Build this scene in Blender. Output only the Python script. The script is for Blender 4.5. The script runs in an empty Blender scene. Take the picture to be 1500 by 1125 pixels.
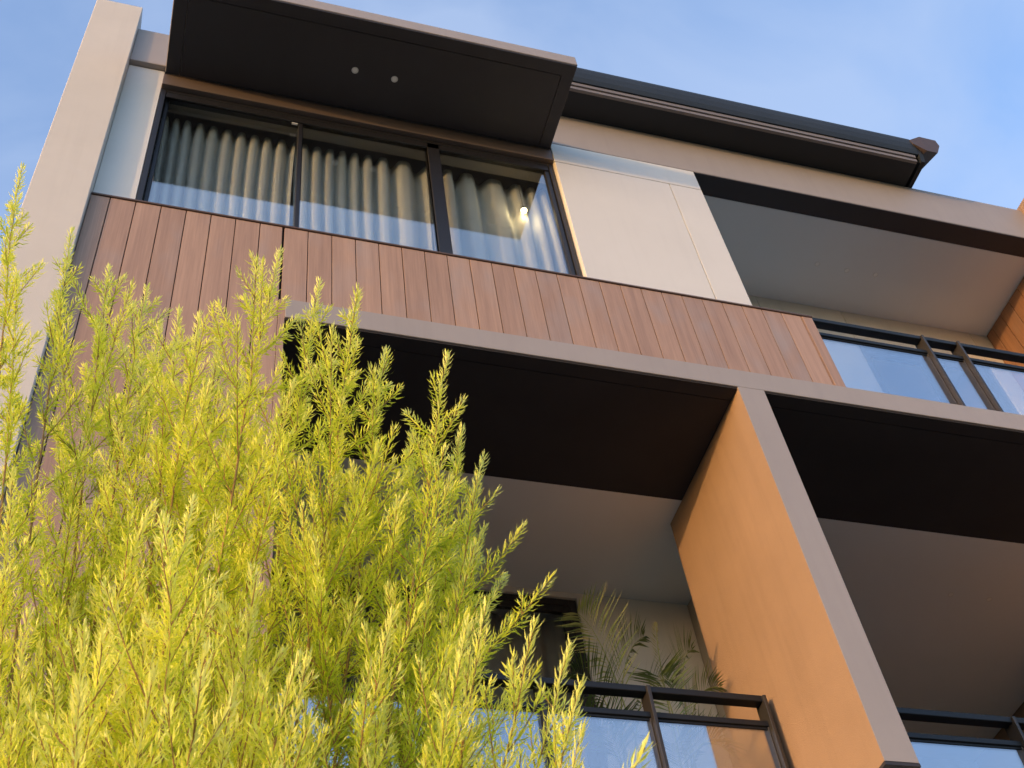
import bpy, bmesh, math, random
import numpy as np
from mathutils import Vector, Matrix
R = math.radians
random.seed(7)
C = bpy.context.scene.collection

# ------------------------------------------------------------------ camera
cam_d = bpy.data.cameras.new('camera'); cam = bpy.data.objects.new('camera', cam_d); C.objects.link(cam)
right = Vector((0.95693338, -0.26842609, -0.11057096))
down = Vector((0.14066533, 0.76190097, -0.63223427))
fwd = Vector((0.25395229, 0.58945258, 0.76684672))
m = Matrix((( right.x, -down.x, -fwd.x, 0.0), (right.y, -down.y, -fwd.y, -4.62), (right.z, -down.z, -fwd.z, 1.6), (0, 0, 0, 1)))
cam.matrix_world = m
cam_d.sensor_fit = 'HORIZONTAL'; cam_d.sensor_width = 36.0; cam_d.lens = 1827.3 / 1500 * 36
cam_d.clip_start = 0.05; cam_d.clip_end = 3000
cam_d.dof.use_dof = True; cam_d.dof.focus_distance = 5.5; cam_d.dof.aperture_fstop = 30
bpy.context.scene.camera = cam

# ------------------------------------------------------------------ sky, sun, exposure
SUN = Vector((2.33, 1.0, -0.20))            # direction the light travels
EL = math.asin(0.20 / SUN.length); AZ = math.atan2(-SUN.x, -SUN.y)
w = bpy.data.worlds.new('World'); bpy.context.scene.world = w; w.use_nodes = True
nt = w.node_tree; nt.nodes.clear()
wo = nt.nodes.new('ShaderNodeOutputWorld'); bg = nt.nodes.new('ShaderNodeBackground')
sky = nt.nodes.new('ShaderNodeTexSky'); sky.sky_type = 'NISHITA'; sky.sun_disc = False
sky.sun_elevation = EL; sky.sun_rotation = AZ; sky.air_density = 1.0; sky.dust_density = 2.5; sky.ozone_density = 1.6
tc = nt.nodes.new('ShaderNodeTexCoord'); mp = nt.nodes.new('ShaderNodeMapping'); mp.inputs['Scale'].default_value = (1.5, 2.2, 3.0)
mp.inputs['Rotation'].default_value = (0.3, 0.2, 0.6)
nz = nt.nodes.new('ShaderNodeTexNoise'); nz.inputs['Scale'].default_value = 2.6; nz.inputs['Detail'].default_value = 6; nz.inputs['Roughness'].default_value = 0.5; nz.inputs['Distortion'].default_value = 0.4
rp = nt.nodes.new('ShaderNodeValToRGB'); rp.color_ramp.elements[0].position = 0.38; rp.color_ramp.elements[1].position = 0.68
rp.color_ramp.elements[0].color = (0.12, 0.12, 0.12, 1); rp.color_ramp.elements[1].color = (0.55, 0.55, 0.55, 1)
mx = nt.nodes.new('ShaderNodeMix'); mx.data_type = 'RGBA'; mx.blend_type = 'MIX'
tint = nt.nodes.new('ShaderNodeMix'); tint.data_type = 'RGBA'; tint.blend_type = 'MULTIPLY'; tint.inputs[0].default_value = 1.0
nt.links.new(tc.outputs['Generated'], mp.inputs['Vector']); nt.links.new(mp.outputs[0], nz.inputs['Vector'])
nt.links.new(nz.outputs['Fac'], rp.inputs[0]); nt.links.new(rp.outputs[0], mx.inputs[0])
nt.links.new(sky.outputs[0], tint.inputs[6]); tint.inputs[7].default_value = (0.74, 0.79, 0.98, 1)
nt.links.new(tint.outputs[2], mx.inputs[6]); mx.inputs[7].default_value = (0.60, 0.73, 0.99, 1)
nt.links.new(mx.outputs[2], bg.inputs['Color']); bg.inputs['Strength'].default_value = 0.15
nt.links.new(bg.outputs[0], wo.inputs[0])
sd = bpy.data.lights.new('sun', 'SUN'); sd.energy = 0.325; sd.angle = R(0.5); sd.color = (1.0, 0.54, 0.20)
so = bpy.data.objects.new('sun', sd); C.objects.link(so); so.location = (-20, -12, 12)
so.rotation_euler = SUN.to_track_quat('-Z', 'Y').to_euler()
vs = bpy.context.scene.view_settings; vs.view_transform = 'Standard'; vs.look = 'None'; vs.gamma = 1.0; vs.use_curve_mapping = False; vs.exposure = 2.7
bpy.context.scene.cycles.max_bounces = 10; bpy.context.scene.cycles.transparent_max_bounces = 24

# ------------------------------------------------------------------ helpers
def tag(o, label=None, cat=None, group=None, kind=None):
    if label: o['label'] = label
    if cat: o['category'] = cat
    if group: o['group'] = group
    if kind: o['kind'] = kind
    return o
def empty(name, loc=(0, 0, 0), label=None, cat=None, group=None, rz=0.0):
    o = bpy.data.objects.new(name, None); C.objects.link(o); o.location = loc; o.rotation_euler = (0, 0, rz)
    o.empty_display_size = 0.1
    return tag(o, label, cat, group)
def link(name, bm, mat, parent=None, smooth=False):
    me = bpy.data.meshes.new(name)
    bmesh.ops.recalc_face_normals(bm, faces=bm.faces)
    if parent is not None and parent.type == 'EMPTY' and parent.location.length > 0:
        bmesh.ops.translate(bm, vec=-parent.location, verts=bm.verts)
    elif parent is not None and parent.parent is not None and parent.parent.location.length > 0:
        bmesh.ops.translate(bm, vec=-parent.parent.location, verts=bm.verts)
    bm.to_mesh(me); bm.free(); me.materials.append(mat)
    if smooth:
        for p in me.polygons: p.use_smooth = True
    o = bpy.data.objects.new(name, me); C.objects.link(o); o.parent = parent
    return o
def add_box(bm, x0, x1, y0, y1, z0, z1, bev=0.0):
    vs_ = [bm.verts.new(p) for p in ((x0,y0,z0),(x1,y0,z0),(x1,y1,z0),(x0,y1,z0),(x0,y0,z1),(x1,y0,z1),(x1,y1,z1),(x0,y1,z1))]
    fs = [bm.faces.new([vs_[i] for i in q]) for q in ((0,3,2,1),(4,5,6,7),(0,1,5,4),(1,2,6,5),(2,3,7,6),(3,0,4,7))]
    if bev > 0:
        es = set(e for f_ in fs for e in f_.edges)
        bmesh.ops.bevel(bm, geom=list(es), offset=bev, segments=1, affect='EDGES', profile=0.5)
def box(name, x0, x1, y0, y1, z0, z1, mat, parent=None, bev=0.0):
    bm = bmesh.new(); add_box(bm, x0, x1, y0, y1, z0, z1, bev); return link(name, bm, mat, parent)
def boxes(name, lst, mat, parent=None, bev=0.0):
    bm = bmesh.new()
    for b in lst: add_box(bm, *b, bev)
    return link(name, bm, mat, parent)
def add_prism(bm, prof, x0, x1):      # profile in (y,z), extruded along x
    a = [bm.verts.new((x0, y, z)) for y, z in prof]; b = [bm.verts.new((x1, y, z)) for y, z in prof]
    bm.faces.new(a); bm.faces.new(list(reversed(b))); n = len(prof)
    for i in range(n): bm.faces.new((a[i], b[i], b[(i+1) % n], a[(i+1) % n]))
def add_cyl(bm, c, r, z0, z1, n=20, r2=None):
    r2 = r if r2 is None else r2
    a = [bm.verts.new((c[0]+r*math.cos(2*math.pi*i/n), c[1]+r*math.sin(2*math.pi*i/n), z0)) for i in range(n)]
    b = [bm.verts.new((c[0]+r2*math.cos(2*math.pi*i/n), c[1]+r2*math.sin(2*math.pi*i/n), z1)) for i in range(n)]
    bm.faces.new(a); bm.faces.new(b)
    for i in range(n): bm.faces.new((a[i], a[(i+1) % n], b[(i+1) % n], b[i]))

# ------------------------------------------------------------------ materials
def base_mat(name):
    M = bpy.data.materials.new(name); M.use_nodes = True; n = M.node_tree; b = n.nodes['Principled BSDF']; return M, n, b
def pos_noise(n, scale, detail=5, rough=0.6, stretch=(1, 1, 1)):
    t = n.nodes.new('ShaderNodeNewGeometry'); mpp = n.nodes.new('ShaderNodeMapping'); mpp.inputs['Scale'].default_value = stretch
    z = n.nodes.new('ShaderNodeTexNoise'); z.inputs['Scale'].default_value = scale; z.inputs['Detail'].default_value = detail; z.inputs['Roughness'].default_value = rough
    n.links.new(t.outputs['Position'], mpp.inputs[0]); n.links.new(mpp.outputs[0], z.inputs['Vector']); return z
def paint(name, col, rough=0.55, var=0.06, bump=0.15, bscale=260, metallic=0.0, streak=0.0, spec=0.4):
    M, n, b = base_mat(name)
    z = pos_noise(n, 1.7, 6, 0.6)
    mr = n.nodes.new('ShaderNodeMapRange'); mr.inputs[1].default_value = 0.3; mr.inputs[2].default_value = 0.7
    mr.inputs[3].default_value = 1-var; mr.inputs[4].default_value = 1+var
    n.links.new(z.outputs['Fac'], mr.inputs[0])
    mm = n.nodes.new('ShaderNodeMix'); mm.data_type = 'RGBA'; mm.blend_type = 'MULTIPLY'; mm.inputs[0].default_value = 1
    mm.inputs[6].default_value = (*col, 1); n.links.new(mr.outputs[0], mm.inputs[7])
    out = mm.outputs[2]
    if streak:                                # rain streaks running down the face
        s = pos_noise(n, 3.0, 4, 0.6, (4.0, 4.0, 0.25)); r2 = n.nodes.new('ShaderNodeMapRange')
        r2.inputs[1].default_value = 0.5; r2.inputs[2].default_value = 0.75; r2.inputs[3].default_value = 1; r2.inputs[4].default_value = 1-streak
        n.links.new(s.outputs['Fac'], r2.inputs[0])
        m2 = n.nodes.new('ShaderNodeMix'); m2.data_type = 'RGBA'; m2.blend_type = 'MULTIPLY'; m2.inputs[0].default_value = 1
        n.links.new(out, m2.inputs[6]); n.links.new(r2.outputs[0], m2.inputs[7]); out = m2.outputs[2]
    n.links.new(out, b.inputs['Base Color'])
    b.inputs['Roughness'].default_value = rough; b.inputs['Metallic'].default_value = metallic; b.inputs['Specular IOR Level'].default_value = spec
    if bump:
        q = pos_noise(n, bscale, 3, 0.7); bp = n.nodes.new('ShaderNodeBump'); bp.inputs['Strength'].default_value = bump; bp.inputs['Distance'].default_value = 0.004
        n.links.new(q.outputs['Fac'], bp.inputs['Height']); n.links.new(bp.outputs[0], b.inputs['Normal'])
    return M
def wood(name, dark, light, rough=0.5):
    M, n, b = base_mat(name)
    oi = n.nodes.new('ShaderNodeObjectInfo'); t = n.nodes.new('ShaderNodeNewGeometry')
    cb = n.nodes.new('ShaderNodeVectorMath'); cb.operation = 'SCALE'; cb.inputs[3].default_value = 37.0
    cx = n.nodes.new('ShaderNodeCombineXYZ')
    for i in range(3): n.links.new(oi.outputs['Random'], cx.inputs[i])
    n.links.new(cx.outputs[0], cb.inputs[0])
    ad = n.nodes.new('ShaderNodeVectorMath'); ad.operation = 'ADD'; n.links.new(t.outputs['Position'], ad.inputs[0]); n.links.new(cb.outputs[0], ad.inputs[1])
    def nzs(scale, st, det=6, ro=0.65):
        mpp = n.nodes.new('ShaderNodeMapping'); mpp.inputs['Scale'].default_value = st; n.links.new(ad.outputs[0], mpp.inputs[0])
        z = n.nodes.new('ShaderNodeTexNoise'); z.inputs['Scale'].default_value = scale; z.inputs['Detail'].default_value = det; z.inputs['Roughness'].default_value = ro
        n.links.new(mpp.outputs[0], z.inputs['Vector']); return z
    grain = nzs(1.0, (120, 120, 2.2)); band = nzs(1.0, (16, 16, 0.9)); patch = nzs(1.0, (2, 2, 1.0), 3)
    a = n.nodes.new('ShaderNodeMath'); a.operation = 'MULTIPLY_ADD'; n.links.new(grain.outputs['Fac'], a.inputs[0]); a.inputs[1].default_value = 0.55
    a2 = n.nodes.new('ShaderNodeMath'); a2.operation = 'MULTIPLY_ADD'; n.links.new(band.outputs['Fac'], a2.inputs[0]); a2.inputs[1].default_value = 0.75
    a3 = n.nodes.new('ShaderNodeMath'); a3.operation = 'MULTIPLY_ADD'; n.links.new(oi.outputs['Random'], a3.inputs[0]); a3.inputs[1].default_value = 0.17; a3.inputs[2].default_value = -0.235
    n.links.new(a3.outputs[0], a2.inputs[2]); n.links.new(a2.outputs[0], a.inputs[2])
    rmp = n.nodes.new('ShaderNodeValToRGB'); rmp.color_ramp.elements[0].color = (*dark, 1); rmp.color_ramp.elements[1].color = (*light, 1)
    rmp.color_ramp.elements[0].position = 0.12; rmp.color_ramp.elements[1].position = 0.85
    n.links.new(a.outputs[0], rmp.inputs[0])
    gry = n.nodes.new('ShaderNodeMix'); gry.data_type = 'RGBA'; gry.inputs[7].default_value = (light[0]*0.62, light[0]*0.56, light[0]*0.56, 1)
    pr_ = n.nodes.new('ShaderNodeMapRange'); pr_.inputs[1].default_value = 0.52; pr_.inputs[2].default_value = 0.75; pr_.inputs[4].default_value = 0.5
    n.links.new(patch.outputs['Fac'], pr_.inputs[0]); n.links.new(pr_.outputs[0], gry.inputs[0]); n.links.new(rmp.outputs[0], gry.inputs[6])
    n.links.new(gry.outputs[2], b.inputs['Base Color']); b.inputs['Roughness'].default_value = rough
    bp = n.nodes.new('ShaderNodeBump'); bp.inputs['Strength'].default_value = 0.25; bp.inputs['Distance'].default_value = 0.004
    n.links.new(grain.outputs['Fac'], bp.inputs['Height']); n.links.new(bp.outputs[0], b.inputs['Normal'])
    return M
def glass(name, f0, tint_=(0.96, 0.98, 0.97)):
    M = bpy.data.materials.new(name); M.use_nodes = True; n = M.node_tree; n.nodes.clear()
    o = n.nodes.new('ShaderNodeOutputMaterial'); mx_ = n.nodes.new('ShaderNodeMixShader'); tr = n.nodes.new('ShaderNodeBsdfTransparent'); gl = n.nodes.new('ShaderNodeBsdfGlossy')
    gl.inputs['Roughness'].default_value = 0.0; gl.inputs['Color'].default_value = (0.95, 0.97, 1, 1); tr.inputs['Color'].default_value = (*tint_, 1)
    lw = n.nodes.new('ShaderNodeLayerWeight'); lw.inputs['Blend'].default_value = 0.5
    pw = n.nodes.new('ShaderNodeMath'); pw.operation = 'POWER'; pw.inputs[1].default_value = 4.0; n.links.new(lw.outputs['Facing'], pw.inputs[0])
    ma = n.nodes.new('ShaderNodeMath'); ma.operation = 'MULTIPLY_ADD'; ma.inputs[1].default_value = 1-f0; ma.inputs[2].default_value = f0; n.links.new(pw.outputs[0], ma.inputs[0])
    zz = pos_noise(n, 1.1, 2, 0.4); bp = n.nodes.new('ShaderNodeBump'); bp.inputs['Strength'].default_value = 0.012; bp.inputs['Distance'].default_value = 0.02
    n.links.new(zz.outputs['Fac'], bp.inputs['Height']); n.links.new(bp.outputs[0], gl.inputs['Normal'])
    n.links.new(ma.outputs[0], mx_.inputs[0]); n.links.new(tr.outputs[0], mx_.inputs[1]); n.links.new(gl.outputs[0], mx_.inputs[2]); n.links.new(mx_.outputs[0], o.inputs[0])
    return M
def emit(name, col, s):
    M = bpy.data.materials.new(name); M.use_nodes = True; n = M.node_tree; b = n.nodes['Principled BSDF']
    b.inputs['Emission Color'].default_value = (*col, 1); b.inputs['Emission Strength'].default_value = s; return M
def cloth(name, col):
    M, n, b = base_mat(name); n.nodes.remove(b)
    d = n.nodes.new('ShaderNodeBsdfDiffuse'); t = n.nodes.new('ShaderNodeBsdfTranslucent'); x = n.nodes.new('ShaderNodeMixShader'); x.inputs[0].default_value = 0.25
    d.inputs[0].default_value = (*col, 1); t.inputs[0].default_value = (*col, 1)
    q = pos_noise(n, 500, 2, 0.5); bp = n.nodes.new('ShaderNodeBump'); bp.inputs['Strength'].default_value = 0.2; bp.inputs['Distance'].default_value = 0.002
    n.links.new(q.outputs['Fac'], bp.inputs['Height']); n.links.new(bp.outputs[0], d.inputs['Normal'])
    n.links.new(d.outputs[0], x.inputs[1]); n.links.new(t.outputs[0], x.inputs[2]); n.links.new(x.outputs[0], n.nodes['Material Output'].inputs[0]); return M

mauve = paint('mauve_powdercoat', (0.36, 0.32, 0.30), 0.5, 0.04, 0.1, 400, streak=0.05)
cream = paint('cream_panel_paint', (0.72, 0.70, 0.665), 0.55, 0.025, 0.08, 300, streak=0.03)
cream_rough = paint('cream_render', (0.65, 0.61, 0.56), 0.75, 0.04, 0.35, 180, streak=0.05)
stucco = paint('warm_render', (0.355, 0.235, 0.15), 0.8, 0.07, 0.5, 150, streak=0.08)
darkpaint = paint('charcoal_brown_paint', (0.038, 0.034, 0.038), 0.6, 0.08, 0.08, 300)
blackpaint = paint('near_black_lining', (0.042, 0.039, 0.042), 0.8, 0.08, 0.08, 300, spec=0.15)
brownpaint = paint('brown_metal', (0.14, 0.105, 0.09), 0.45, 0.05, 0.08, 300)
framemat = paint('dark_bronze_frame', (0.016, 0.015, 0.017), 0.45, 0.06, 0.05, 500, spec=0.5)
railmat = paint('black_rail_powdercoat', (0.009, 0.011, 0.014), 0.5, 0.06, 0.05, 500)
postmat = paint('dark_bronze_post', (0.035, 0.031, 0.028), 0.4, 0.06, 0.05, 500)
ceil = paint('ceiling_white_paint', (0.74, 0.76, 0.77), 0.8, 0.02, 0.06, 200)
slate = paint('slate_roof_metal', (0.018, 0.023, 0.028), 0.6, 0.2, 0.6, 60)
gutter_m = paint('beige_gutter', (0.20, 0.175, 0.165), 0.45, 0.04, 0.05, 300)
eave_m = paint('eave_black', (0.018, 0.022, 0.028), 0.6, 0.08, 0.1, 200)
joint = paint('joint_dark', (0.02, 0.015, 0.012), 0.9, 0.0, 0)
innerm = paint('room_plaster', (0.35, 0.32, 0.28), 0.9, 0.02, 0)
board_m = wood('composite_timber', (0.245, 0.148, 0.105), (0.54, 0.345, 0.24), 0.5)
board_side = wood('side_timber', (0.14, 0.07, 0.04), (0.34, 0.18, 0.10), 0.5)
boardcap = paint('board_cap', (0.11, 0.07, 0.055), 0.5, 0.05, 0.1, 300)
glass_w = glass('window_glass', 0.19); glass_b = glass('balustrade_glass', 0.41, (0.9, 0.93, 0.94))
curtain_m = cloth('curtain_linen', (0.85, 0.85, 0.83)); curtain_d = cloth('curtain_grey', (0.30, 0.28, 0.25))
lensm = paint('downlight_lens', (0.85, 0.85, 0.83), 0.6, 0, 0)
whitem = paint('white_plastic', (0.7, 0.7, 0.68), 0.4, 0, 0)

# ------------------------------------------------------------------ ground
def sheet(name, x0, x1, y0, y1, z, mat, label=None):
    bm = bmesh.new(); bm.faces.new([bm.verts.new(p) for p in ((x0,y0,z),(x1,y0,z),(x1,y1,z),(x0,y1,z))]); return tag(link(name, bm, mat), kind='structure')
grass_m = paint('lawn_green', (0.05, 0.075, 0.025), 0.95, 0.3, 1.0, 60)
asphalt = paint('asphalt', (0.05, 0.05, 0.052), 0.9, 0.1, 0.8, 120)
conc = paint('concrete_path', (0.30, 0.28, 0.25), 0.85, 0.08, 0.5, 80)
soil = paint('bark_mulch', (0.06, 0.04, 0.028), 0.95, 0.3, 1.0, 50)
sheet('ground', -1500, 1500, -1500, 1500, -0.12, grass_m)
sheet('road', -200, 200, -13, -6.0, -0.116, asphalt)
tag(boxes('kerb', [(-200, 200, -6.0, -5.85, -0.12, 0.0)], conc, None, 0.01), kind='structure')
tag(boxes('footpath', [(-200, 200, -5.85, -4.0, -0.12, 0.004)], conc), kind='structure')
tag(boxes('garden_bed', [(-6, 12, -4.0, -1.6, -0.12, 0.03)], soil), kind='structure')
tag(boxes('forecourt', [(-6, 12, -1.6, 0.9, -0.12, 0.008)], conc), kind='structure')

# ------------------------------------------------------------------ apartment building
B = empty('apartment_building', (0, 0, 0), 'modern apartment building with timber boards, mauve frames, cream panels and a projecting dark canopy', 'building')
Z2, Z3, ZT = 7.936, 11.031, 11.602     # lower ceiling, upper ceiling, parapet top
XR = 13.0
WL = -0.741
box('blade_wall', -1.107, WL-0.003, -0.06, 9.0, 0.0, 11.89, cream_rough, B, 0.004)
box('parapet', WL, 7.72, 0.0, 0.22, Z3, ZT, mauve, B, 0.004)
box('parapet', 8.07, XR, 0.0, 0.22, Z3, ZT, mauve, B, 0.004)
pf = box('pier', 7.72, 8.07, -0.16, 6.0, 4.98, ZT+0.07, stucco, B, 0.004)
box('roof_slab', WL, XR, 0.224, 9.0, Z3+0.02, ZT-0.2, ceil, B)
box('party_wall', 2.74, 2.86, 0.13, 4.2, 8.1, Z3+0.02, innerm, B)
box('party_wall', 3.93, 4.045, 0.02, 1.30, 8.1, Z3-0.003, cream, B)
box('party_wall', 2.86, 3.93, 1.148, 1.25, 8.1, Z3-0.003, cream, B)
box('core_wall', WL, XR, 4.2, 9.0, 0.0, Z3+0.02, innerm, B)
# dark lining below the parapet in front of the upper balcony
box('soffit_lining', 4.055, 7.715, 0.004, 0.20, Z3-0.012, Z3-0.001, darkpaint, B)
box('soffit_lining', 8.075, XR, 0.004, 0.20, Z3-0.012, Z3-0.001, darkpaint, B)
box('ceiling_panel', 4.055, 7.715, 0.206, 4.2, Z3-0.006, Z3+0.019, ceil, B)
box('ceiling_panel', 8.075, XR, 0.206, 4.2, Z3-0.006, Z3+0.019, ceil, B)
# cream cladding panels right of the window and the strip above them
box('fascia_panel', 2.722, 4.052, 0.0, 0.05, 10.716, Z3-0.008, cream, B, 0.002)
box('cladding_panel', 2.722, 3.748, 0.0, 0.128, 8.995, 10.708, cream, B, 0.002)
box('cladding_panel', 3.756, 4.052, 0.0, 0.05, 8.995, 10.708, cream, B, 0.002)
box('joint_backing', 3.60, 3.93, 0.052, 0.10, 8.9, 10.70, joint, B)
box('joint_backing', 2.90, 3.93, 0.052, 0.12, 10.71, Z3-0.01, joint, B)
box('cladding_panel', WL, -0.468, 0.046, 0.128, 8.995, Z3-0.008, cream, B, 0.002)
# head panel above the window
box('head_panel', -0.466, 2.716, 0.003, 0.10, 10.735, 10.903, brownpaint, B, 0.003)
box('lintel', -0.466, 2.716, 0.104, 0.22, 10.70, Z3-0.002, innerm, B)
# timber boards
box('board_backing', WL, 4.54, 0.022, 0.10, 8.135, 8.97, joint, B)
box('board_backing', WL, 0.52, 0.022, 0.10, 0.0, 8.134, joint, B)
PW = 0.1632; GAP = 0.006
xs = [WL]; x = -0.617
while x < 4.46: xs.append(x); x += PW
xs.append(4.452)
for i in range(len(xs)-1):
    x0, x1 = xs[i]+GAP/2, xs[i+1]-GAP/2
    yo = random.uniform(-0.0004, 0.0004)
    if x0 > 0.50:
        box('cladding_board', x0, x1, yo, 0.0215, 8.130, 8.972, board_m, B, 0.001)
    else:
        x1 = min(x1, 0.512)
        z = 8.972; cut = random.choice((1.75, 3.1, 3.6, 3.9))
        while z > 0.05:
            zb = max(0.02, z-cut)
            box('cladding_board', x0, x1, yo, 0.0215, zb+0.0006, z, board_m, B, 0.001); z = zb; cut = random.uniform(2.4, 3.0)
box('corner_trim', 4.455, 4.542, -0.002, 0.12, 8.130, 8.972, board_m, B, 0.002)
box('cladding_board', 0.515, 0.556, -0.001, 0.12, 5.0, 8.129, board_m, B, 0.002)
box('board_cap', WL, 4.546, -0.010, 0.13, 8.975, 8.992, boardcap, B, 0.002)
box('parapet_upstand', 4.06, 4.54, 0.105, 0.125, 8.14, 8.97, cream, B)
# mauve grid of beams
box('beam', 0.556, XR, -0.012, 0.12, Z2, 8.128, mauve, B, 0.003)
box('upper_floor_slab', WL, XR, 0.125, 4.2, 8.0, 8.12, ceil, B)
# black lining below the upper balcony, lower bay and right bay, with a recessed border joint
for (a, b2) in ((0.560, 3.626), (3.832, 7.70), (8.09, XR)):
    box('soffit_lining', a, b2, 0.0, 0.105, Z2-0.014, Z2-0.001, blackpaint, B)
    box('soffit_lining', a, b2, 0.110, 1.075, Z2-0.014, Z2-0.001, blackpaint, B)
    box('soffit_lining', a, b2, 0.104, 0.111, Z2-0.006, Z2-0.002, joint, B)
box('ceiling_panel', 0.560, 3.628, 1.078, 2.20, Z2-0.012, Z2+0.05, ceil, B)
box('ceiling_panel', 3.628, 4.09, 1.335, 2.20, Z2-0.012, Z2+0.05, ceil, B)
box('ceiling_panel', 4.10, 7.70, 1.078, 4.2, Z2-0.012, Z2+0.05, ceil, B)
box('ceiling_panel', 3.832, 4.096, 1.078, 1.334, Z2-0.012, Z2+0.05, ceil, B)
box('ceiling_panel', 8.09, XR, 1.078, 4.2, Z2-0.012, Z2+0.05, ceil, B)
# dividing fin: mauve cap in front, rendered sides
box('fin_cap', 3.630, 3.828, -0.012, -0.0085, 4.985, Z2-0.002, mauve, B)
box('dividing_fin', 3.6305, 3.8275, -0.008, 1.33, 4.985, Z2-0.002, stucco, B, 0.003)
box('fin_foot', 3.628, 3.832, -0.010, 1.33, 4.965, 4.984, darkpaint, B)
# lower balcony walls
box('side_wall', 4.09, 4.20, 1.336, 4.2, 4.95, Z2-0.014, innerm, B)
box('side_wall', WL, 0.50, 0.14, 4.2, 0.0, 8.0, innerm, B)
box('balcony_wall', 3.150, 4.085, 2.17, 2.30, 5.0, Z2-0.014, cream_rough, B, 0.002)
box('balcony_wall', 0.505, 3.149, 2.17, 2.30, 7.87, Z2-0.014, cream_rough, B)
box('lower_floor_slab', 0.505, XR, 0.90, 4.2, 4.72, 4.98, mauve, B, 0.004)
box('ground_floor_wall', WL, XR, 1.5, 1.7, 0.0, 4.7, cream_rough, B)
box('right_bay_wall', 4.20, XR, 3.9, 4.1, 5.0, Z2-0.014, innerm, B)
# upper balcony back wall, in panels around the door
box('wall_panel', 4.05, 5.135, 1.148, 1.25, 8.12, Z3-0.008, cream_rough, B, 0.002)
box('wall_panel', 5.141, 6.05, 1.148, 1.25, 8.12, Z3-0.008, cream_rough, B, 0.002)
box('wall_panel', 6.056, 7.50, 1.148, 1.25, 10.55, Z3-0.008, cream_rough, B, 0.002)
box('wall_panel', 7.506, 7.715, 1.148, 1.25, 8.12, Z3-0.008, cream_rough, B, 0.002)
# timber boards on the upper side wall (seen edge on at the right)
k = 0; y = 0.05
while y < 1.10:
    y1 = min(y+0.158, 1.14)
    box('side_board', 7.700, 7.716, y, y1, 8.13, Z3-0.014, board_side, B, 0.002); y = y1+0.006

# window glazing helper: frames and panes as children of the building
def window_unit(x0, x1, z0, z1, yf, yd, parts, mat, gl, parent, name='window', fw=0.045, gy=None):
    """outer frame; parts = list of (xa, xb, pane_y)"""
    f_ = boxes(name, [(x0, x0+fw, yf, yf+yd, z0, z1), (x1-fw, x1, yf, yf+yd, z0, z1), (x0+fw, x1-fw, yf, yf+yd, z1-fw, z1), (x0+fw, x1-fw, yf, yf+yd, z0, z0+fw)], mat, parent, 0.003)
    for (xa, xb, py, sash) in parts:
        fs = [(xa, xa+sash, py-0.02, py+0.02, z0+fw, z1-fw), (xb-sash, xb, py-0.02, py+0.02, z0+fw, z1-fw), (xa+sash, xb-sash, py-0.02, py+0.02, z1-fw-sash, z1-fw), (xa+sash, xb-sash, py-0.02, py+0.02, z0+fw, z0+fw+sash)]
        boxes('sash', fs, mat, f_, 0.002)
        box('pane', xa+sash, xb-sash, py-0.003, py+0.003, z0+fw+sash, z1-fw-sash, gl, f_)
    return f_
wu = window_unit(-0.464, 2.716, 8.992, 10.733, 0.045, 0.085, [(-0.419, 0.640, 0.110, 0.028), (0.600, 1.665, 0.078, 0.030), (1.700, 2.671, 0.078, 0.035)], framemat, glass_w, B, fw=0.04)
box('mullion', 1.635, 1.735, 0.048, 0.128, 9.032, 10.693, framemat, wu, 0.003)
box('track', -0.419, 2.67, 0.048, 0.062, 10.62, 10.692, framemat, wu, 0.002)
boxes('stopper', [(0.545, 0.590, 0.052, 0.066, 10.592, 10.604)], whitem, wu)
# lower balcony door
wd = window_unit(0.60, 3.147, 4.98, 7.868, 2.19, 0.09, [(0.66, 1.90, 2.25, 0.06), (1.87, 3.087, 2.22, 0.06)], framemat, glass('door_glass', 0.06), B, name='balcony_door', fw=0.06)
# upper balcony door
wd2 = window_unit(6.054, 7.502, 8.12, 10.545, 1.16, 0.09, [(6.114, 6.80, 1.22, 0.06), (6.78, 7.442, 1.195, 0.06)], framemat, glass('upper_door_glass', 0.08), B, name='balcony_door', fw=0.06)

# canopy over the window
cp = box('canopy', -0.462, 2.713, -0.775, -0.002, 10.925, 11.070, mauve, B, 0.004)
bw = 0.10; g = 0.006
cx0, cx1, cy0, cy1 = -0.455, 2.706, -0.768, -0.004
for q in ((cx0, cx1, cy0, cy0+bw), (cx0, cx0+bw, cy0+bw, cy1), (cx1-bw, cx1, cy0+bw, cy1)):
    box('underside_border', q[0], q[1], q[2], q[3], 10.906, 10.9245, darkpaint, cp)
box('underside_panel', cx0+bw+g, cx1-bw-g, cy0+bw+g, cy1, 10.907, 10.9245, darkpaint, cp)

# roof edge: soffit, gutter, dark roof nose and ridge end
box('eave_soffit', 0.05, 6.41, -0.25, 0.6, ZT+0.002, ZT+0.02, eave_m, B)
bm = bmesh.new(); add_prism(bm, [(-0.25, ZT-0.004), (-0.278, ZT-0.004), (-0.280, ZT+0.034), (-0.270, ZT+0.038), (-0.270, ZT+0.048), (-0.290, ZT+0.050), (-0.294, ZT+0.090), (-0.25, ZT+0.092)], 0.05, 6.40); link('gutter', bm, gutter_m, B)
nose = [(-0.25, ZT+0.095), (-0.305, ZT+0.10), (-0.322, ZT+0.16), (-0.330, ZT+0.25), (-0.328, ZT+0.33), (-0.315, ZT+0.385), (-0.27, ZT+0.415), (0.9, ZT+0.95), (2.5, ZT+1.6), (2.5, ZT+0.05), (0.6, ZT+0.05)]
bm = bmesh.new(); add_prism(bm, nose, 0.05, 6.44); link('roof', bm, slate, B)
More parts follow.
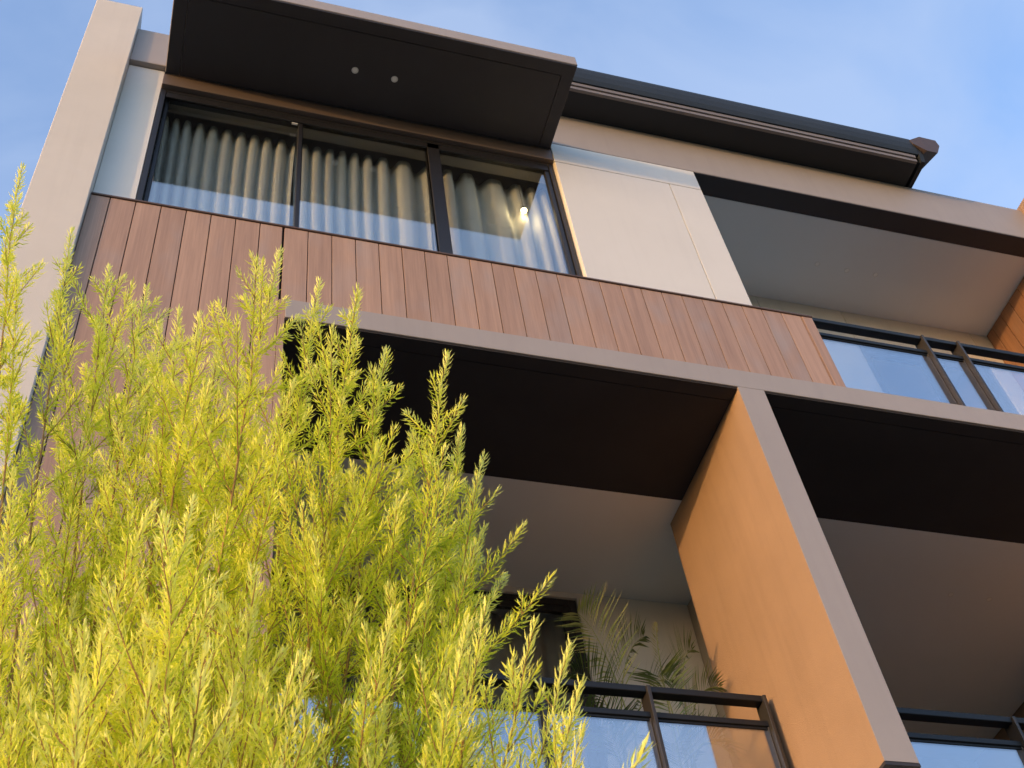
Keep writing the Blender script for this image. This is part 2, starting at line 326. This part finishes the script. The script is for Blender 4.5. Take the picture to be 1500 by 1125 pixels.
bm = bmesh.new(); add_prism(bm, [(-0.25, ZT+0.0), (-0.285, ZT+0.0), (-0.31, ZT+0.10), (-0.325, ZT+0.28), (-0.28, ZT+0.32), (0.6, ZT+0.75), (0.6, ZT+0.0)], 6.441, 6.485); link('barge_board', bm, eave_m, B)
ex = 6.46
bm = bmesh.new()
A = [(6.36, -0.395, ZT+0.235), (6.46, -0.40, ZT+0.13), (6.58, -0.40, ZT+0.13), (6.67, -0.40, ZT+0.30), (6.67, -0.40, ZT+0.41), (6.50, -0.395, ZT+0.43), (6.36, -0.385, ZT+0.33)]
v0 = [bm.verts.new(p) for p in [(q[0]+0.06, q[1]+0.05, q[2]) for q in A]]; v1 = [bm.verts.new((p[0]+0.06, p[1]+0.80, p[2]+0.33)) for p in A]
bm.faces.new(v0); bm.faces.new(list(reversed(v1)))
for i in range(len(A)): bm.faces.new((v0[i], v1[i], v1[(i+1) % len(A)], v0[(i+1) % len(A)]))
link('barge_cap', bm, paint('barge_tile', (0.075, 0.055, 0.055), 0.6, 0.1, 0.3, 80), B)

# ------------------------------------------------------------------ balustrades
def balustrade(x0, x1, yc, ztop, zfloor, posts, label):
    t = empty('glass_balustrade', ((x0+x1)/2, yc, zfloor), label, 'balustrade', 'glass balustrades with black rails')
    bm = bmesh.new(); add_box(bm, x0, x1, yc-0.035, yc+0.035, ztop-0.045, ztop, 0.004); link('handrail', bm, railmat, t)
    bm = bmesh.new(); add_box(bm, x0, x1, yc-0.022, yc+0.022, ztop-0.21, ztop-0.172, 0.003); add_box(bm, x0, x1, yc-0.010, yc+0.010, ztop-0.225, ztop-0.2105, 0); link('glazing_rail', bm, railmat, t)
    bm = bmesh.new(); add_box(bm, x0, x1, yc-0.02, yc+0.02, zfloor+0.06, zfloor+0.09, 0.003); link('bottom_rail', bm, railmat, t)
    for px in posts:
        bm = bmesh.new(); add_box(bm, px-0.011, px+0.011, yc-0.055, yc+0.055, zfloor, ztop-0.010, 0.002)
        add_box(bm, px-0.019, px+0.019, yc-0.018, yc+0.018, zfloor, ztop-0.212, 0.002); link('post', bm, postmat, t)
    xs_ = [x0]+list(posts)+[x1]
    for a, b2 in zip(xs_[:-1], xs_[1:]):
        if b2-a < 0.12: continue
        bm = bmesh.new(); add_box(bm, a+0.016, b2-0.016, yc-0.004, yc+0.004, zfloor+0.085, ztop-0.20); link('glass_panel', bm, glass_b, t)
    return t
bl = balustrade(0.56, 3.585, 0.80, 5.955, 5.0, (0.585, 1.40, 2.17, 2.83, 3.57), 'lower balcony glass balustrade with black rails in front of the potted palms')
bm = bmesh.new(); add_box(bm, 3.586, 3.630, 0.85, 0.87, 5.70, 5.83, 0.002); link('wall_bracket', bm, railmat, bl)
balustrade(3.84, 7.69, 0.80, 5.955, 5.0, (5.30, 6.1, 6.9, 7.67), 'lower glass balustrade right of the orange lit dividing fin')
balustrade(4.56, 7.69, 0.12, 9.125, 8.128, (5.60, 5.93, 6.9), 'upper balcony glass balustrade right of the timber boards')

# ------------------------------------------------------------------ downlights
def downlight(x, y, z, label, group):
    t = empty('downlight', (x, y, z), label, 'downlight', group)
    bm = bmesh.new(); n = 24
    for (ra, rb, za, zb) in ((0.027, 0.020, z-0.003, z-0.003),):
        a = [bm.verts.new((x+ra*math.cos(2*math.pi*i/n), y+ra*math.sin(2*math.pi*i/n), z)) for i in range(n)]
        b = [bm.verts.new((x+ra*math.cos(2*math.pi*i/n), y+ra*math.sin(2*math.pi*i/n), za)) for i in range(n)]
        c = [bm.verts.new((x+rb*math.cos(2*math.pi*i/n), y+rb*math.sin(2*math.pi*i/n), zb)) for i in range(n)]
        d = [bm.verts.new((x+rb*math.cos(2*math.pi*i/n), y+rb*math.sin(2*math.pi*i/n), z)) for i in range(n)]
        for p, q in ((a, b), (b, c), (c, d)):
            for i in range(n): bm.faces.new((p[i], p[(i+1) % n], q[(i+1) % n], q[i]))
    link('trim_ring', bm, whitem, t)
    bm = bmesh.new(); add_cyl(bm, (x, y), 0.019, z-0.0015, z-0.0005, 20); link('lens', bm, lensm, t)
g1 = 'downlights under the canopy'; g2 = 'downlights in the upper balcony ceiling'; g3 = 'downlights in the right lower balcony ceiling'
downlight(0.972, -0.346, 10.906, 'left of the two round downlights under the dark canopy', g1)
downlight(1.293, -0.340, 10.906, 'right of the two round downlights under the dark canopy', g1)
downlight(5.587, 0.682, Z3-0.007, 'leftmost of three faint downlights in the upper balcony ceiling', g2)
downlight(5.906, 0.694, Z3-0.007, 'middle of three faint downlights in the upper balcony ceiling', g2)
downlight(6.209, 0.684, Z3-0.007, 'rightmost of three faint downlights in the upper balcony ceiling', g2)
downlight(6.252, 1.726, Z2-0.013, 'left one of two downlights in the ceiling right of the dividing fin', g3)
downlight(6.619, 1.731, Z2-0.013, 'right one of two downlights in the ceiling right of the dividing fin', g3)
downlight(2.257, 1.65, Z2-0.013, 'lone downlight in the lower balcony ceiling behind the shrub tips', 'downlight in the lower balcony ceiling')

# ------------------------------------------------------------------ curtains
def curtain(x0, x1, yc, z0, z1, per, amp, mat, label, seed, group):
    rnd = random.Random(seed); n = int((x1-x0)/0.008); rows = 9
    ph = []; p = rnd.uniform(0, 6)
    for i in range(n+1):
        ph.append(p); p += 2*math.pi*(x1-x0)/n/per*(1+0.35*math.sin(i*0.021+seed)+0.2*math.sin(i*0.053+2*seed))
    bm = bmesh.new(); grid = []
    for j in range(rows+1):
        t = j/rows; z = z0+(z1-z0)*t; row = []
        for i in range(n+1):
            a = amp*(1.0-0.25*t)*(1+0.25*math.sin(i*0.03+seed*2))
            sh = 0.014*math.sin(3*t+i*0.02+seed)
            yv = math.sin(ph[i]+0.5*(1-t)*math.sin(i*0.017+seed)); yv = -1+2*((1+yv)/2)**2.2
            row.append(bm.verts.new((x0+(x1-x0)*i/n+sh, yc+a*yv, z)))
        grid.append(row)
    for j in range(rows):
        for i in range(n): bm.faces.new((grid[j][i], grid[j][i+1], grid[j+1][i+1], grid[j+1][i]))
    o = link('curtain', bm, mat, None, True)
    md = o.modifiers.new('cloth_thickness', 'SOLIDIFY'); md.thickness = 0.002
    return tag(o, label, 'curtain', group)
gc = 'pleated curtains behind the upper window'
curtain(-0.44, 0.60, 0.285, 8.95, 10.66, 0.118, 0.056, curtain_m, 'pleated cream curtain behind the leftmost pane of the upper window', 1.0, gc)
curtain(0.62, 1.66, 0.285, 8.95, 10.66, 0.105, 0.052, curtain_m, 'pleated cream curtain behind the middle pane of the upper window', 2.3, gc)
curtain(1.68, 2.70, 0.285, 8.95, 10.66, 0.122, 0.056, curtain_m, 'pleated cream curtain behind the right pane of the upper window by the cream panel', 3.7, gc)
curtain(0.60, 3.12, 2.42, 5.0, 7.84, 0.17, 0.04, curtain_d, 'dim grey curtain behind the lower balcony door', 5.1, 'curtain behind the balcony door')
box('curtain_pelmet', -0.70, 2.735, 0.36, 0.40, 10.45, Z3+0.019, innerm, B)

pl = bpy.data.lights.new('bulb_light', 'POINT'); pl.energy = 0.16; pl.color = (1.0, 0.75, 0.42); pl.shadow_soft_size = 0.02
plo = bpy.data.objects.new('bulb_light', pl); C.objects.link(plo); plo.location = (2.44, 0.17, 10.13)
# small glowing wall lamp seen through the right pane
lt = empty('glowing_lamp', (2.44, 0.20, 10.155), 'small glowing warm bulb seen through the right pane of the upper window', 'lamp')
bm = bmesh.new(); bmesh.ops.create_uvsphere(bm, u_segments=16, v_segments=10, radius=0.024); bmesh.ops.translate(bm, vec=(2.44, 0.20, 10.155), verts=bm.verts); link('bulb', bm, emit('bulb_glow', (1.0, 0.72, 0.32), 5.0), lt, True)
bm = bmesh.new(); add_cyl(bm, (2.44, 0.20), 0.014, 10.172, 10.20, 12); add_cyl(bm, (2.44, 0.20), 0.002, 10.20, 10.60, 6); link('cord', bm, framemat, lt)

# ------------------------------------------------------------------ foliage materials
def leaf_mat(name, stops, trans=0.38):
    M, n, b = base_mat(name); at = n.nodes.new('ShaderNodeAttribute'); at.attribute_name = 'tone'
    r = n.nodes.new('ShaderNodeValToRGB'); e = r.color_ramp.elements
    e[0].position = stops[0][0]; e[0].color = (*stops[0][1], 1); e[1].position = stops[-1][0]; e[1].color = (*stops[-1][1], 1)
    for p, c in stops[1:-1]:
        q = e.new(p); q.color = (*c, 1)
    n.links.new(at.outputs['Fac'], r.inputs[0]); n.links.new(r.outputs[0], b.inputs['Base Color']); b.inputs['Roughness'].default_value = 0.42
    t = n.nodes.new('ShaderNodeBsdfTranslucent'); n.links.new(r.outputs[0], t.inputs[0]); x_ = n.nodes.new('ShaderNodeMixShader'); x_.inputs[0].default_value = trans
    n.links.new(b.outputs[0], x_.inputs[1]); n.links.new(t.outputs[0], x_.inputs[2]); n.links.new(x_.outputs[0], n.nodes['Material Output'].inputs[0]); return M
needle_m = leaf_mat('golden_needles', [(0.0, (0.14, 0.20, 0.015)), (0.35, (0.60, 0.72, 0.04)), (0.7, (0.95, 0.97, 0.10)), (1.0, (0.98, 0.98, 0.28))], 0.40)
palm_m = leaf_mat('palm_leaflets', [(0.0, (0.04, 0.075, 0.02)), (0.6, (0.20, 0.28, 0.07)), (1.0, (0.50, 0.46, 0.18))], 0.3)
twig_m = paint('reddish_twig', (0.34, 0.20, 0.06), 0.7, 0.2, 0.3, 200)
bark_m = paint('grey_brown_bark', (0.17, 0.115, 0.08), 0.85, 0.25, 1.0, 120)

def np_mesh(name, V, F, mat, tone=None, smooth=False):
    me = bpy.data.meshes.new(name); V = np.asarray(V, dtype=np.float32); F = np.asarray(F, dtype=np.int32)
    k = F.shape[1]
    me.vertices.add(len(V)); me.vertices.foreach_set('co', V.ravel())
    me.loops.add(F.size); me.loops.foreach_set('vertex_index', F.ravel())
    me.polygons.add(len(F)); me.polygons.foreach_set('loop_start', np.arange(0, F.size, k, dtype=np.int32)); me.polygons.foreach_set('loop_total', np.full(len(F), k, dtype=np.int32))
    if smooth: me.polygons.foreach_set('use_smooth', np.ones(len(F), dtype=bool))
    me.update(calc_edges=True)
    if tone is not None:
        a = me.attributes.new('tone', 'FLOAT', 'POINT'); a.data.foreach_set('value', np.asarray(tone, dtype=np.float32))
    me.materials.append(mat); return me
def link_me(name, me, parent):
    o = bpy.data.objects.new(name, me); C.objects.link(o); o.parent = parent; return o
def tube(paths, sides=5):
    """paths: list of (points Nx3, radii N)"""
    V = []; F = []; off = 0
    for P, rad in paths:
        P = np.asarray(P, float); N = len(P); T = np.gradient(P, axis=0); T /= np.linalg.norm(T, axis=1)[:, None]+1e-9
        up = np.array([0.3, 0.9, 0.2]); U = np.cross(T, up); U /= np.linalg.norm(U, axis=1)[:, None]+1e-9; W = np.cross(T, U)
        an = np.arange(sides)*2*np.pi/sides
        ring = P[:, None, :] + np.asarray(rad)[:, None, None]*(np.cos(an)[None, :, None]*U[:, None, :] + np.sin(an)[None, :, None]*W[:, None, :])
        V.append(ring.reshape(-1, 3))
        i = np.arange(N-1)[:, None]*sides; j = np.arange(sides)[None, :]; jn = (j+1) % sides
        F.append(np.stack([off+i+j, off+i+jn, off+i+sides+jn, off+i+sides+j], axis=-1).reshape(-1, 4)); off += N*sides
    return np.concatenate(V), np.concatenate(F)

# ------------------------------------------------------------------ golden shrub
rng = np.random.default_rng(11)
base = np.array([0.02, -3.02, 0.0])
T0 = empty('golden_shrub', tuple(base), 'tall feathery lime yellow shrub with reddish stems in front of the timber wall', 'shrub')
def bez(a, b, c, d, n):
    t = np.linspace(0, 1, n)[:, None]; return (1-t)**3*a+3*(1-t)**2*t*b+3*(1-t)*t*t*c+t**3*d
def needles(P, dens=0.0021, Lmax=0.026, tone0=0.3, tone1=1.0, tips=True):
    """needles round one shoot P (Nx3)"""
    seg = np.linalg.norm(np.diff(P, axis=0), axis=1); s = np.concatenate([[0], np.cumsum(seg)]); L = s[-1]
    n = max(6, int(L/dens)); u = np.linspace(0.02, 1.0, n)*L
    O = np.stack([np.interp(u, s, P[:, k]) for k in range(3)], axis=1)
    T = np.gradient(P, axis=0); T /= np.linalg.norm(T, axis=1)[:, None]+1e-9
    D = np.stack([np.interp(u, s, T[:, k]) for k in range(3)], axis=1); D /= np.linalg.norm(D, axis=1)[:, None]
    ref = rng.normal(size=3); A = np.cross(D, ref); A /= np.linalg.norm(A, axis=1)[:, None]+1e-9; Bq = np.cross(D, A)
    ph = np.arange(n)*2.39996+rng.uniform(0, 6)+rng.normal(0, 0.25, n)
    Rr = np.cos(ph)[:, None]*A+np.sin(ph)[:, None]*Bq
    f = u/L; ang = np.radians(60-32*np.clip((f-0.55)/0.45, 0, 1)**1.5)+rng.normal(0, 0.13, n)
    ln = Lmax*(0.62+0.38*np.minimum(1, (1-f)*L/0.03+0.25))*rng.uniform(0.75, 1.12, n)
    if not tips: ln *= 0.9
    d1 = D*np.cos(ang)[:, None]+Rr*np.sin(ang)[:, None]
    a2 = ang*0.50; d2 = D*np.cos(a2)[:, None]+Rr*np.sin(a2)[:, None]+rng.normal(0, 0.08, (n, 3))
    side = np.cross(d1, D); side /= np.linalg.norm(side, axis=1)[:, None]+1e-9
    wd = (0.00145*rng.uniform(0.8, 1.25, n)*(Lmax/0.026))[:, None]
    m1 = O+d1*(ln*0.52)[:, None]; tp = m1+d2*(ln*0.50)[:, None]
    V = np.stack([O, m1-side*wd, m1+side*wd, tp], axis=1)
    tone = np.clip(tone0+(tone1-tone0)*f+rng.normal(0, 0.10, n), 0, 1)
    return V, np.repeat(tone, 4)
HERO = [(-0.39, -3.121, 4.052), (-0.265, -3.071, 3.917), (-0.333, -3.107, 3.688), (-0.181, -3.014, 3.887), (-0.101, -2.96, 3.914), (-0.026, -3.015, 3.771), (0.017, -3.072, 3.689), (0.068, -2.962, 3.793), (-0.064, -2.873, 3.914), (0.116, -2.993, 3.625), (0.155, -3.015, 3.51), (0.155, -3.201, 3.773), (0.247, -3.137, 3.782), (0.305, -3.244, 3.604), (0.366, -3.198, 3.499), (0.471, -3.248, 3.449), (0.419, -3.154, 3.322), (0.518, -3.148, 3.357), (0.347, -3.185, 3.231), (0.552, -3.152, 3.282), (0.544, -3.128, 3.123), (0.504, -3.117, 3.053), (0.516, -3.051, 3.054), (0.474, -3.074, 3.164), (0.446, -3.361, 2.731), (0.499, -3.401, 2.675), (0.399, -3.412, 2.651), (0.577, -3.324, 2.708), (0.545, -3.406, 2.575), (0.517, -3.449, 2.474), (0.443, -3.212, 2.796), (0.063, -3.571, 2.447), (0.016, -3.472, 2.486), (0.185, -3.461, 2.534), (-0.048, -3.379, 2.609), (-0.143, -3.317, 2.682), (-0.058, -3.504, 2.443), (0.436, -3.76, 2.227), (0.313, -3.362, 2.7), (0.153, -3.208, 2.862), (0.0, -3.28, 2.725), (-0.231, -3.161, 3.092), (-0.151, -3.02, 3.382), (0.044, -3.031, 3.53), (0.195, -3.18, 3.383), (0.281, -3.186, 3.245)]
leaders = [(np.array(h), 0) for h in HERO]
for i in range(140):                    # the mass of the crown behind and below the leaders
    a = rng.uniform(0, 2*np.pi); rr = math.sqrt(rng.uniform(0.0, 1))
    px = 0.02+0.62*rr*math.cos(a); py = -3.10+0.34*rr*math.sin(a)
    if i % 3 == 0: px = rng.uniform(-0.42, 0.42); py = rng.uniform(-3.50, -3.15)
    top = 3.55-0.75*max(0.0, px-0.0)/0.6-0.25*rr**2-0.55*max(0, -3.1-py)/0.34
    pz = rng.uniform(2.25, max(2.4, top))
    if px < -0.20: pz = min(pz, rng.uniform(2.3, 3.05))
    elif px < 0.02: pz = min(pz, rng.uniform(2.6, 3.4))
    if px > 0.06 and pz > 3.28-2.0*(px-0.06): pz = rng.uniform(2.2, max(2.32, 3.28-2.0*(px-0.06)))
    if i % 3 == 0: pz = min(pz, rng.uniform(2.15, 2.85-0.5*max(0, px)))
    leaders.append((np.array([px, py, pz]), 1))
trunk_paths = []
stems0 = []
for k in range(7):
    a = 2*math.pi*k/7+0.3; st = base+np.array([0.05*math.cos(a), 0.05*math.sin(a), 0]); en = base+np.array([0.09*math.cos(a), 0.06*math.sin(a), 1.05+0.25*math.sin(3*k)])
    P = bez(st, st+np.array([0, 0, 0.4]), en-np.array([0.03*math.cos(a), 0.03*math.sin(a), 0.35]), en, 12); trunk_paths.append((P, np.linspace(0.024, 0.014, 12))); stems0.append(en)
trunk_paths.append((np.array([base, base+[0, 0, 0.05], base+[0, 0, 0.25]]), [0.075, 0.065, 0.03]))
V, F = tube(trunk_paths, 8); link_me('trunk', np_mesh('trunk', V-base, F, bark_m, smooth=True), T0)
stems0 = np.array(stems0)
for li, (tip, kind) in enumerate(leaders):
    s = stems0[np.argmin(np.linalg.norm(stems0[:, :2]-(base[:2]+(tip[:2]-base[:2])*0.15), axis=1))]
    H = tip[2]-s[2]
    out = tip-s; out[2] = 0
    P = bez(s, s+np.array([out[0]*0.28, out[1]*0.28, H*0.36]), tip-np.array([out[0]*0.36, out[1]*0.36, H*0.30])+rng.normal(0, 0.02 if kind == 0 else 0.075, 3)*np.array([1, 1, 0.4]), tip, 60)
    wob = np.cumsum(rng.normal(0, 0.0012, (60, 3)), axis=0); P = P+wob-np.linspace(0, 1, 60)[:, None]*wob[-1]
    seg = np.linalg.norm(np.diff(P, axis=0), axis=1); S = np.concatenate([[0], np.cumsum(seg)]); L = S[-1]
    paths = [(P, np.interp(S/L, [0, 0.55, 0.9, 1], [0.0065, 0.0032, 0.0014, 0.0007]))]
    NV = []; NT = []
    # needles on the leader's own tip
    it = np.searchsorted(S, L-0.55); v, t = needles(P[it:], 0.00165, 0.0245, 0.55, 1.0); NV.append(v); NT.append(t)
    d = rng.uniform(0.07, 0.15) if kind == 0 else rng.uniform(0.04, 0.10); ph = rng.uniform(0, 6)
    reach = min(L*0.80, 1.45)
    while d < reach:
        u = L-d; O = np.array([np.interp(u, S, P[:, k]) for k in range(3)]); i0 = min(58, max(1, np.searchsorted(S, u)))
        D = P[i0+1 if i0 < 58 else 59]-P[i0-1]; D /= np.linalg.norm(D)
        ph += 2.39996+rng.normal(0, 0.4)
        A = np.cross(D, [0.2, 0.9, 0.3]); A /= np.linalg.norm(A); Bq = np.cross(D, A); Rr = math.cos(ph)*A+math.sin(ph)*Bq
        sl = min(0.02+0.34*d, 0.21)*rng.uniform(0.5, 1.25)
        if d > 0.9: sl *= 0.85
        if kind == 0 and tip[0] < -0.2: sl *= 0.5
        an = math.radians(rng.uniform(24, 47)); dir0 = D*math.cos(an)+Rr*math.sin(an)
        nn = max(6, int(sl/0.012)); tt = np.linspace(0, 1, nn)[:, None]
        Q = O+dir0*sl*tt+(D*0.20+np.array([0, 0, 0.10]))*sl*tt**2*0.9+rng.normal(0, 0.002, (1, 3))*tt
        paths.append((Q, np.linspace(0.0013, 0.0006, nn)))
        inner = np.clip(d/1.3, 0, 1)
        b0 = 0.42-0.36*inner+rng.normal(0, 0.06); b1 = 1.0-0.32*inner+rng.normal(0, 0.10)  # deeper in: older, greener needles, plus the crown's inner shade put into the tone
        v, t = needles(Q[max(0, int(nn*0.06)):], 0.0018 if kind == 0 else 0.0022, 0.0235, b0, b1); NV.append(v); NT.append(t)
        if sl > 0.11:
            for q in range(int(sl/0.085)):
                fu = rng.uniform(0.25, 0.85); iq = int(fu*(nn-1)); Dq = Q[min(nn-1, iq+1)]-Q[max(0, iq-1)]; Dq /= np.linalg.norm(Dq)
                rv = rng.normal(size=3); rv -= Dq*rv.dot(Dq); rv /= np.linalg.norm(rv); aq = math.radians(rng.uniform(28, 45)); d2 = Dq*math.cos(aq)+rv*math.sin(aq)
                l2 = sl*(1-fu*0.6)*rng.uniform(0.25, 0.5); n2 = 6; t2 = np.linspace(0, 1, n2)[:, None]
                Q2 = Q[iq]+d2*l2*t2+np.array([0, 0, 0.15])*l2*t2**2
                paths.append((Q2, np.linspace(0.0009, 0.0005, n2))); v, t = needles(Q2, 0.0022, 0.022, b0+0.1, b1); NV.append(v); NT.append(t)
        d += rng.uniform(0.026, 0.050)*(1 if kind == 0 else 1.1)
    V, F = tube(paths, 4)
    br = link_me('branch', np_mesh('branch', V-base, F, twig_m, smooth=True), T0)
    NV = np.concatenate(NV); NT = np.concatenate(NT); nn = len(NV); idx = np.arange(nn)[:, None]*4
    F = np.concatenate([idx+np.array([[0, 1, 2]]), idx+np.array([[1, 3, 2]])]); 
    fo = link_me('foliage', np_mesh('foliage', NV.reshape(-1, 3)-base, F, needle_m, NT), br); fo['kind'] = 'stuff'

# ------------------------------------------------------------------ potted palms on the lower balcony
pot_m = paint('dark_pot_glaze', (0.05, 0.05, 0.05), 0.4, 0.1, 0.1, 80)
def palm(loc, fronds, label, seed):
    r = np.random.default_rng(seed); t = empty('potted_palm', loc, label, 'palm', 'potted palms behind the glass balustrade'); lo = np.array(loc, float)
    bm = bmesh.new(); add_cyl(bm, (loc[0], loc[1]), 0.13, loc[2], loc[2]+0.30, 24, 0.17); link('pot', bm, pot_m, t)
    for (tx, ty, tz, bow, ll, tn) in fronds:
        tip = np.array([tx, ty, tz]); s = lo+np.array([r.normal(0, 0.03), r.normal(0, 0.03), 0.28]); out = tip-s
        P = bez(s, s+np.array([out[0]*0.05, out[1]*0.05, out[2]*0.6+bow*0.6]), s+np.array([out[0]*0.45, out[1]*0.45, out[2]*0.95+bow]), tip, 40)
        paths = [(P, np.interp(np.linspace(0, 1, 40), [0, 0.4, 1], [0.009, 0.005, 0.0015]))]
        V, F = tube(paths, 5); fr = link_me('frond', np_mesh('frond', V-lo, F, palm_m, np.full(len(V), 0.8), True), t)
        NV = []; FF = []; TT = []; o = 0
        n = 26
        for i in range(n):
            f = 0.42+0.57*i/(n-1); k = f*39; i0 = int(k); O = P[min(39, i0)]*(1-(k-i0))+P[min(39, i0+1)]*(k-i0); D = P[min(39, i0+1)]-P[max(0, i0-1)]; D /= np.linalg.norm(D)
            S_ = np.cross(D, [0, 0, 1.0]); S_ /= np.linalg.norm(S_)+1e-9; Up = np.cross(S_, D)
            le = ll*math.sin(math.pi*min(1, 0.18+0.80*(f-0.42)/0.57))**0.6*r.uniform(0.85, 1.1)
            for sg in (-1, 1):
                d1 = D*0.62+S_*sg*0.72+Up*0.22+r.normal(0, 0.05, 3); d1 /= np.linalg.norm(d1); d2 = d1+np.array([0, 0, -0.30]); d2 /= np.linalg.norm(d2)
                wv = np.cross(d1, Up); wv /= np.linalg.norm(wv)+1e-9; w_ = 0.0066*r.uniform(0.8, 1.2)
                p0 = O; p1 = O+d1*le*0.45; p2 = p1+d2*le*0.55
                NV += [p0, p1-wv*w_+Up*0.002, p1+wv*w_+Up*0.002, p2, p0+D*0.004]
                FF += [(o, o+1, o+2), (o+1, o+3, o+2)]; o += 5; TT += [np.clip(tn+r.normal(0, 0.1), 0, 1)]*5
        lf = link_me('leaflets', np_mesh('leaflets', np.array(NV)-lo, np.array(FF), palm_m, TT), fr); lf['kind'] = 'stuff'
palm((2.90, 1.35, 5.0), [(2.66, 1.15, 6.80, 0.06, 0.36, 0.75), (3.12, 1.2, 6.70, 0.05, 0.34, 0.3), (2.62, 1.3, 6.42, 0.16, 0.32, 0.25), (3.32, 1.3, 6.45, 0.14, 0.30, 0.3), (2.42, 1.1, 5.9, 0.35, 0.30, 0.3), (2.62, 1.0, 5.7, 0.5, 0.3, 0.2)], 'left potted palm with tall fronds behind the lower balustrade', 3)
palm((3.24, 1.30, 5.0), [(3.24, 1.2, 6.83, 0.0, 0.08, 0.95), (3.44, 1.2, 6.62, 0.10, 0.30, 0.35), (3.54, 1.15, 6.30, 0.16, 0.26, 0.5), (3.10, 1.1, 6.3, 0.2, 0.28, 0.3), (3.47, 1.1, 5.75, 0.4, 0.3, 0.35), (3.0, 0.98, 5.6, 0.5, 0.3, 0.2)], 'right potted palm beside the orange lit dividing fin', 8)

bpy.context.view_layer.update()
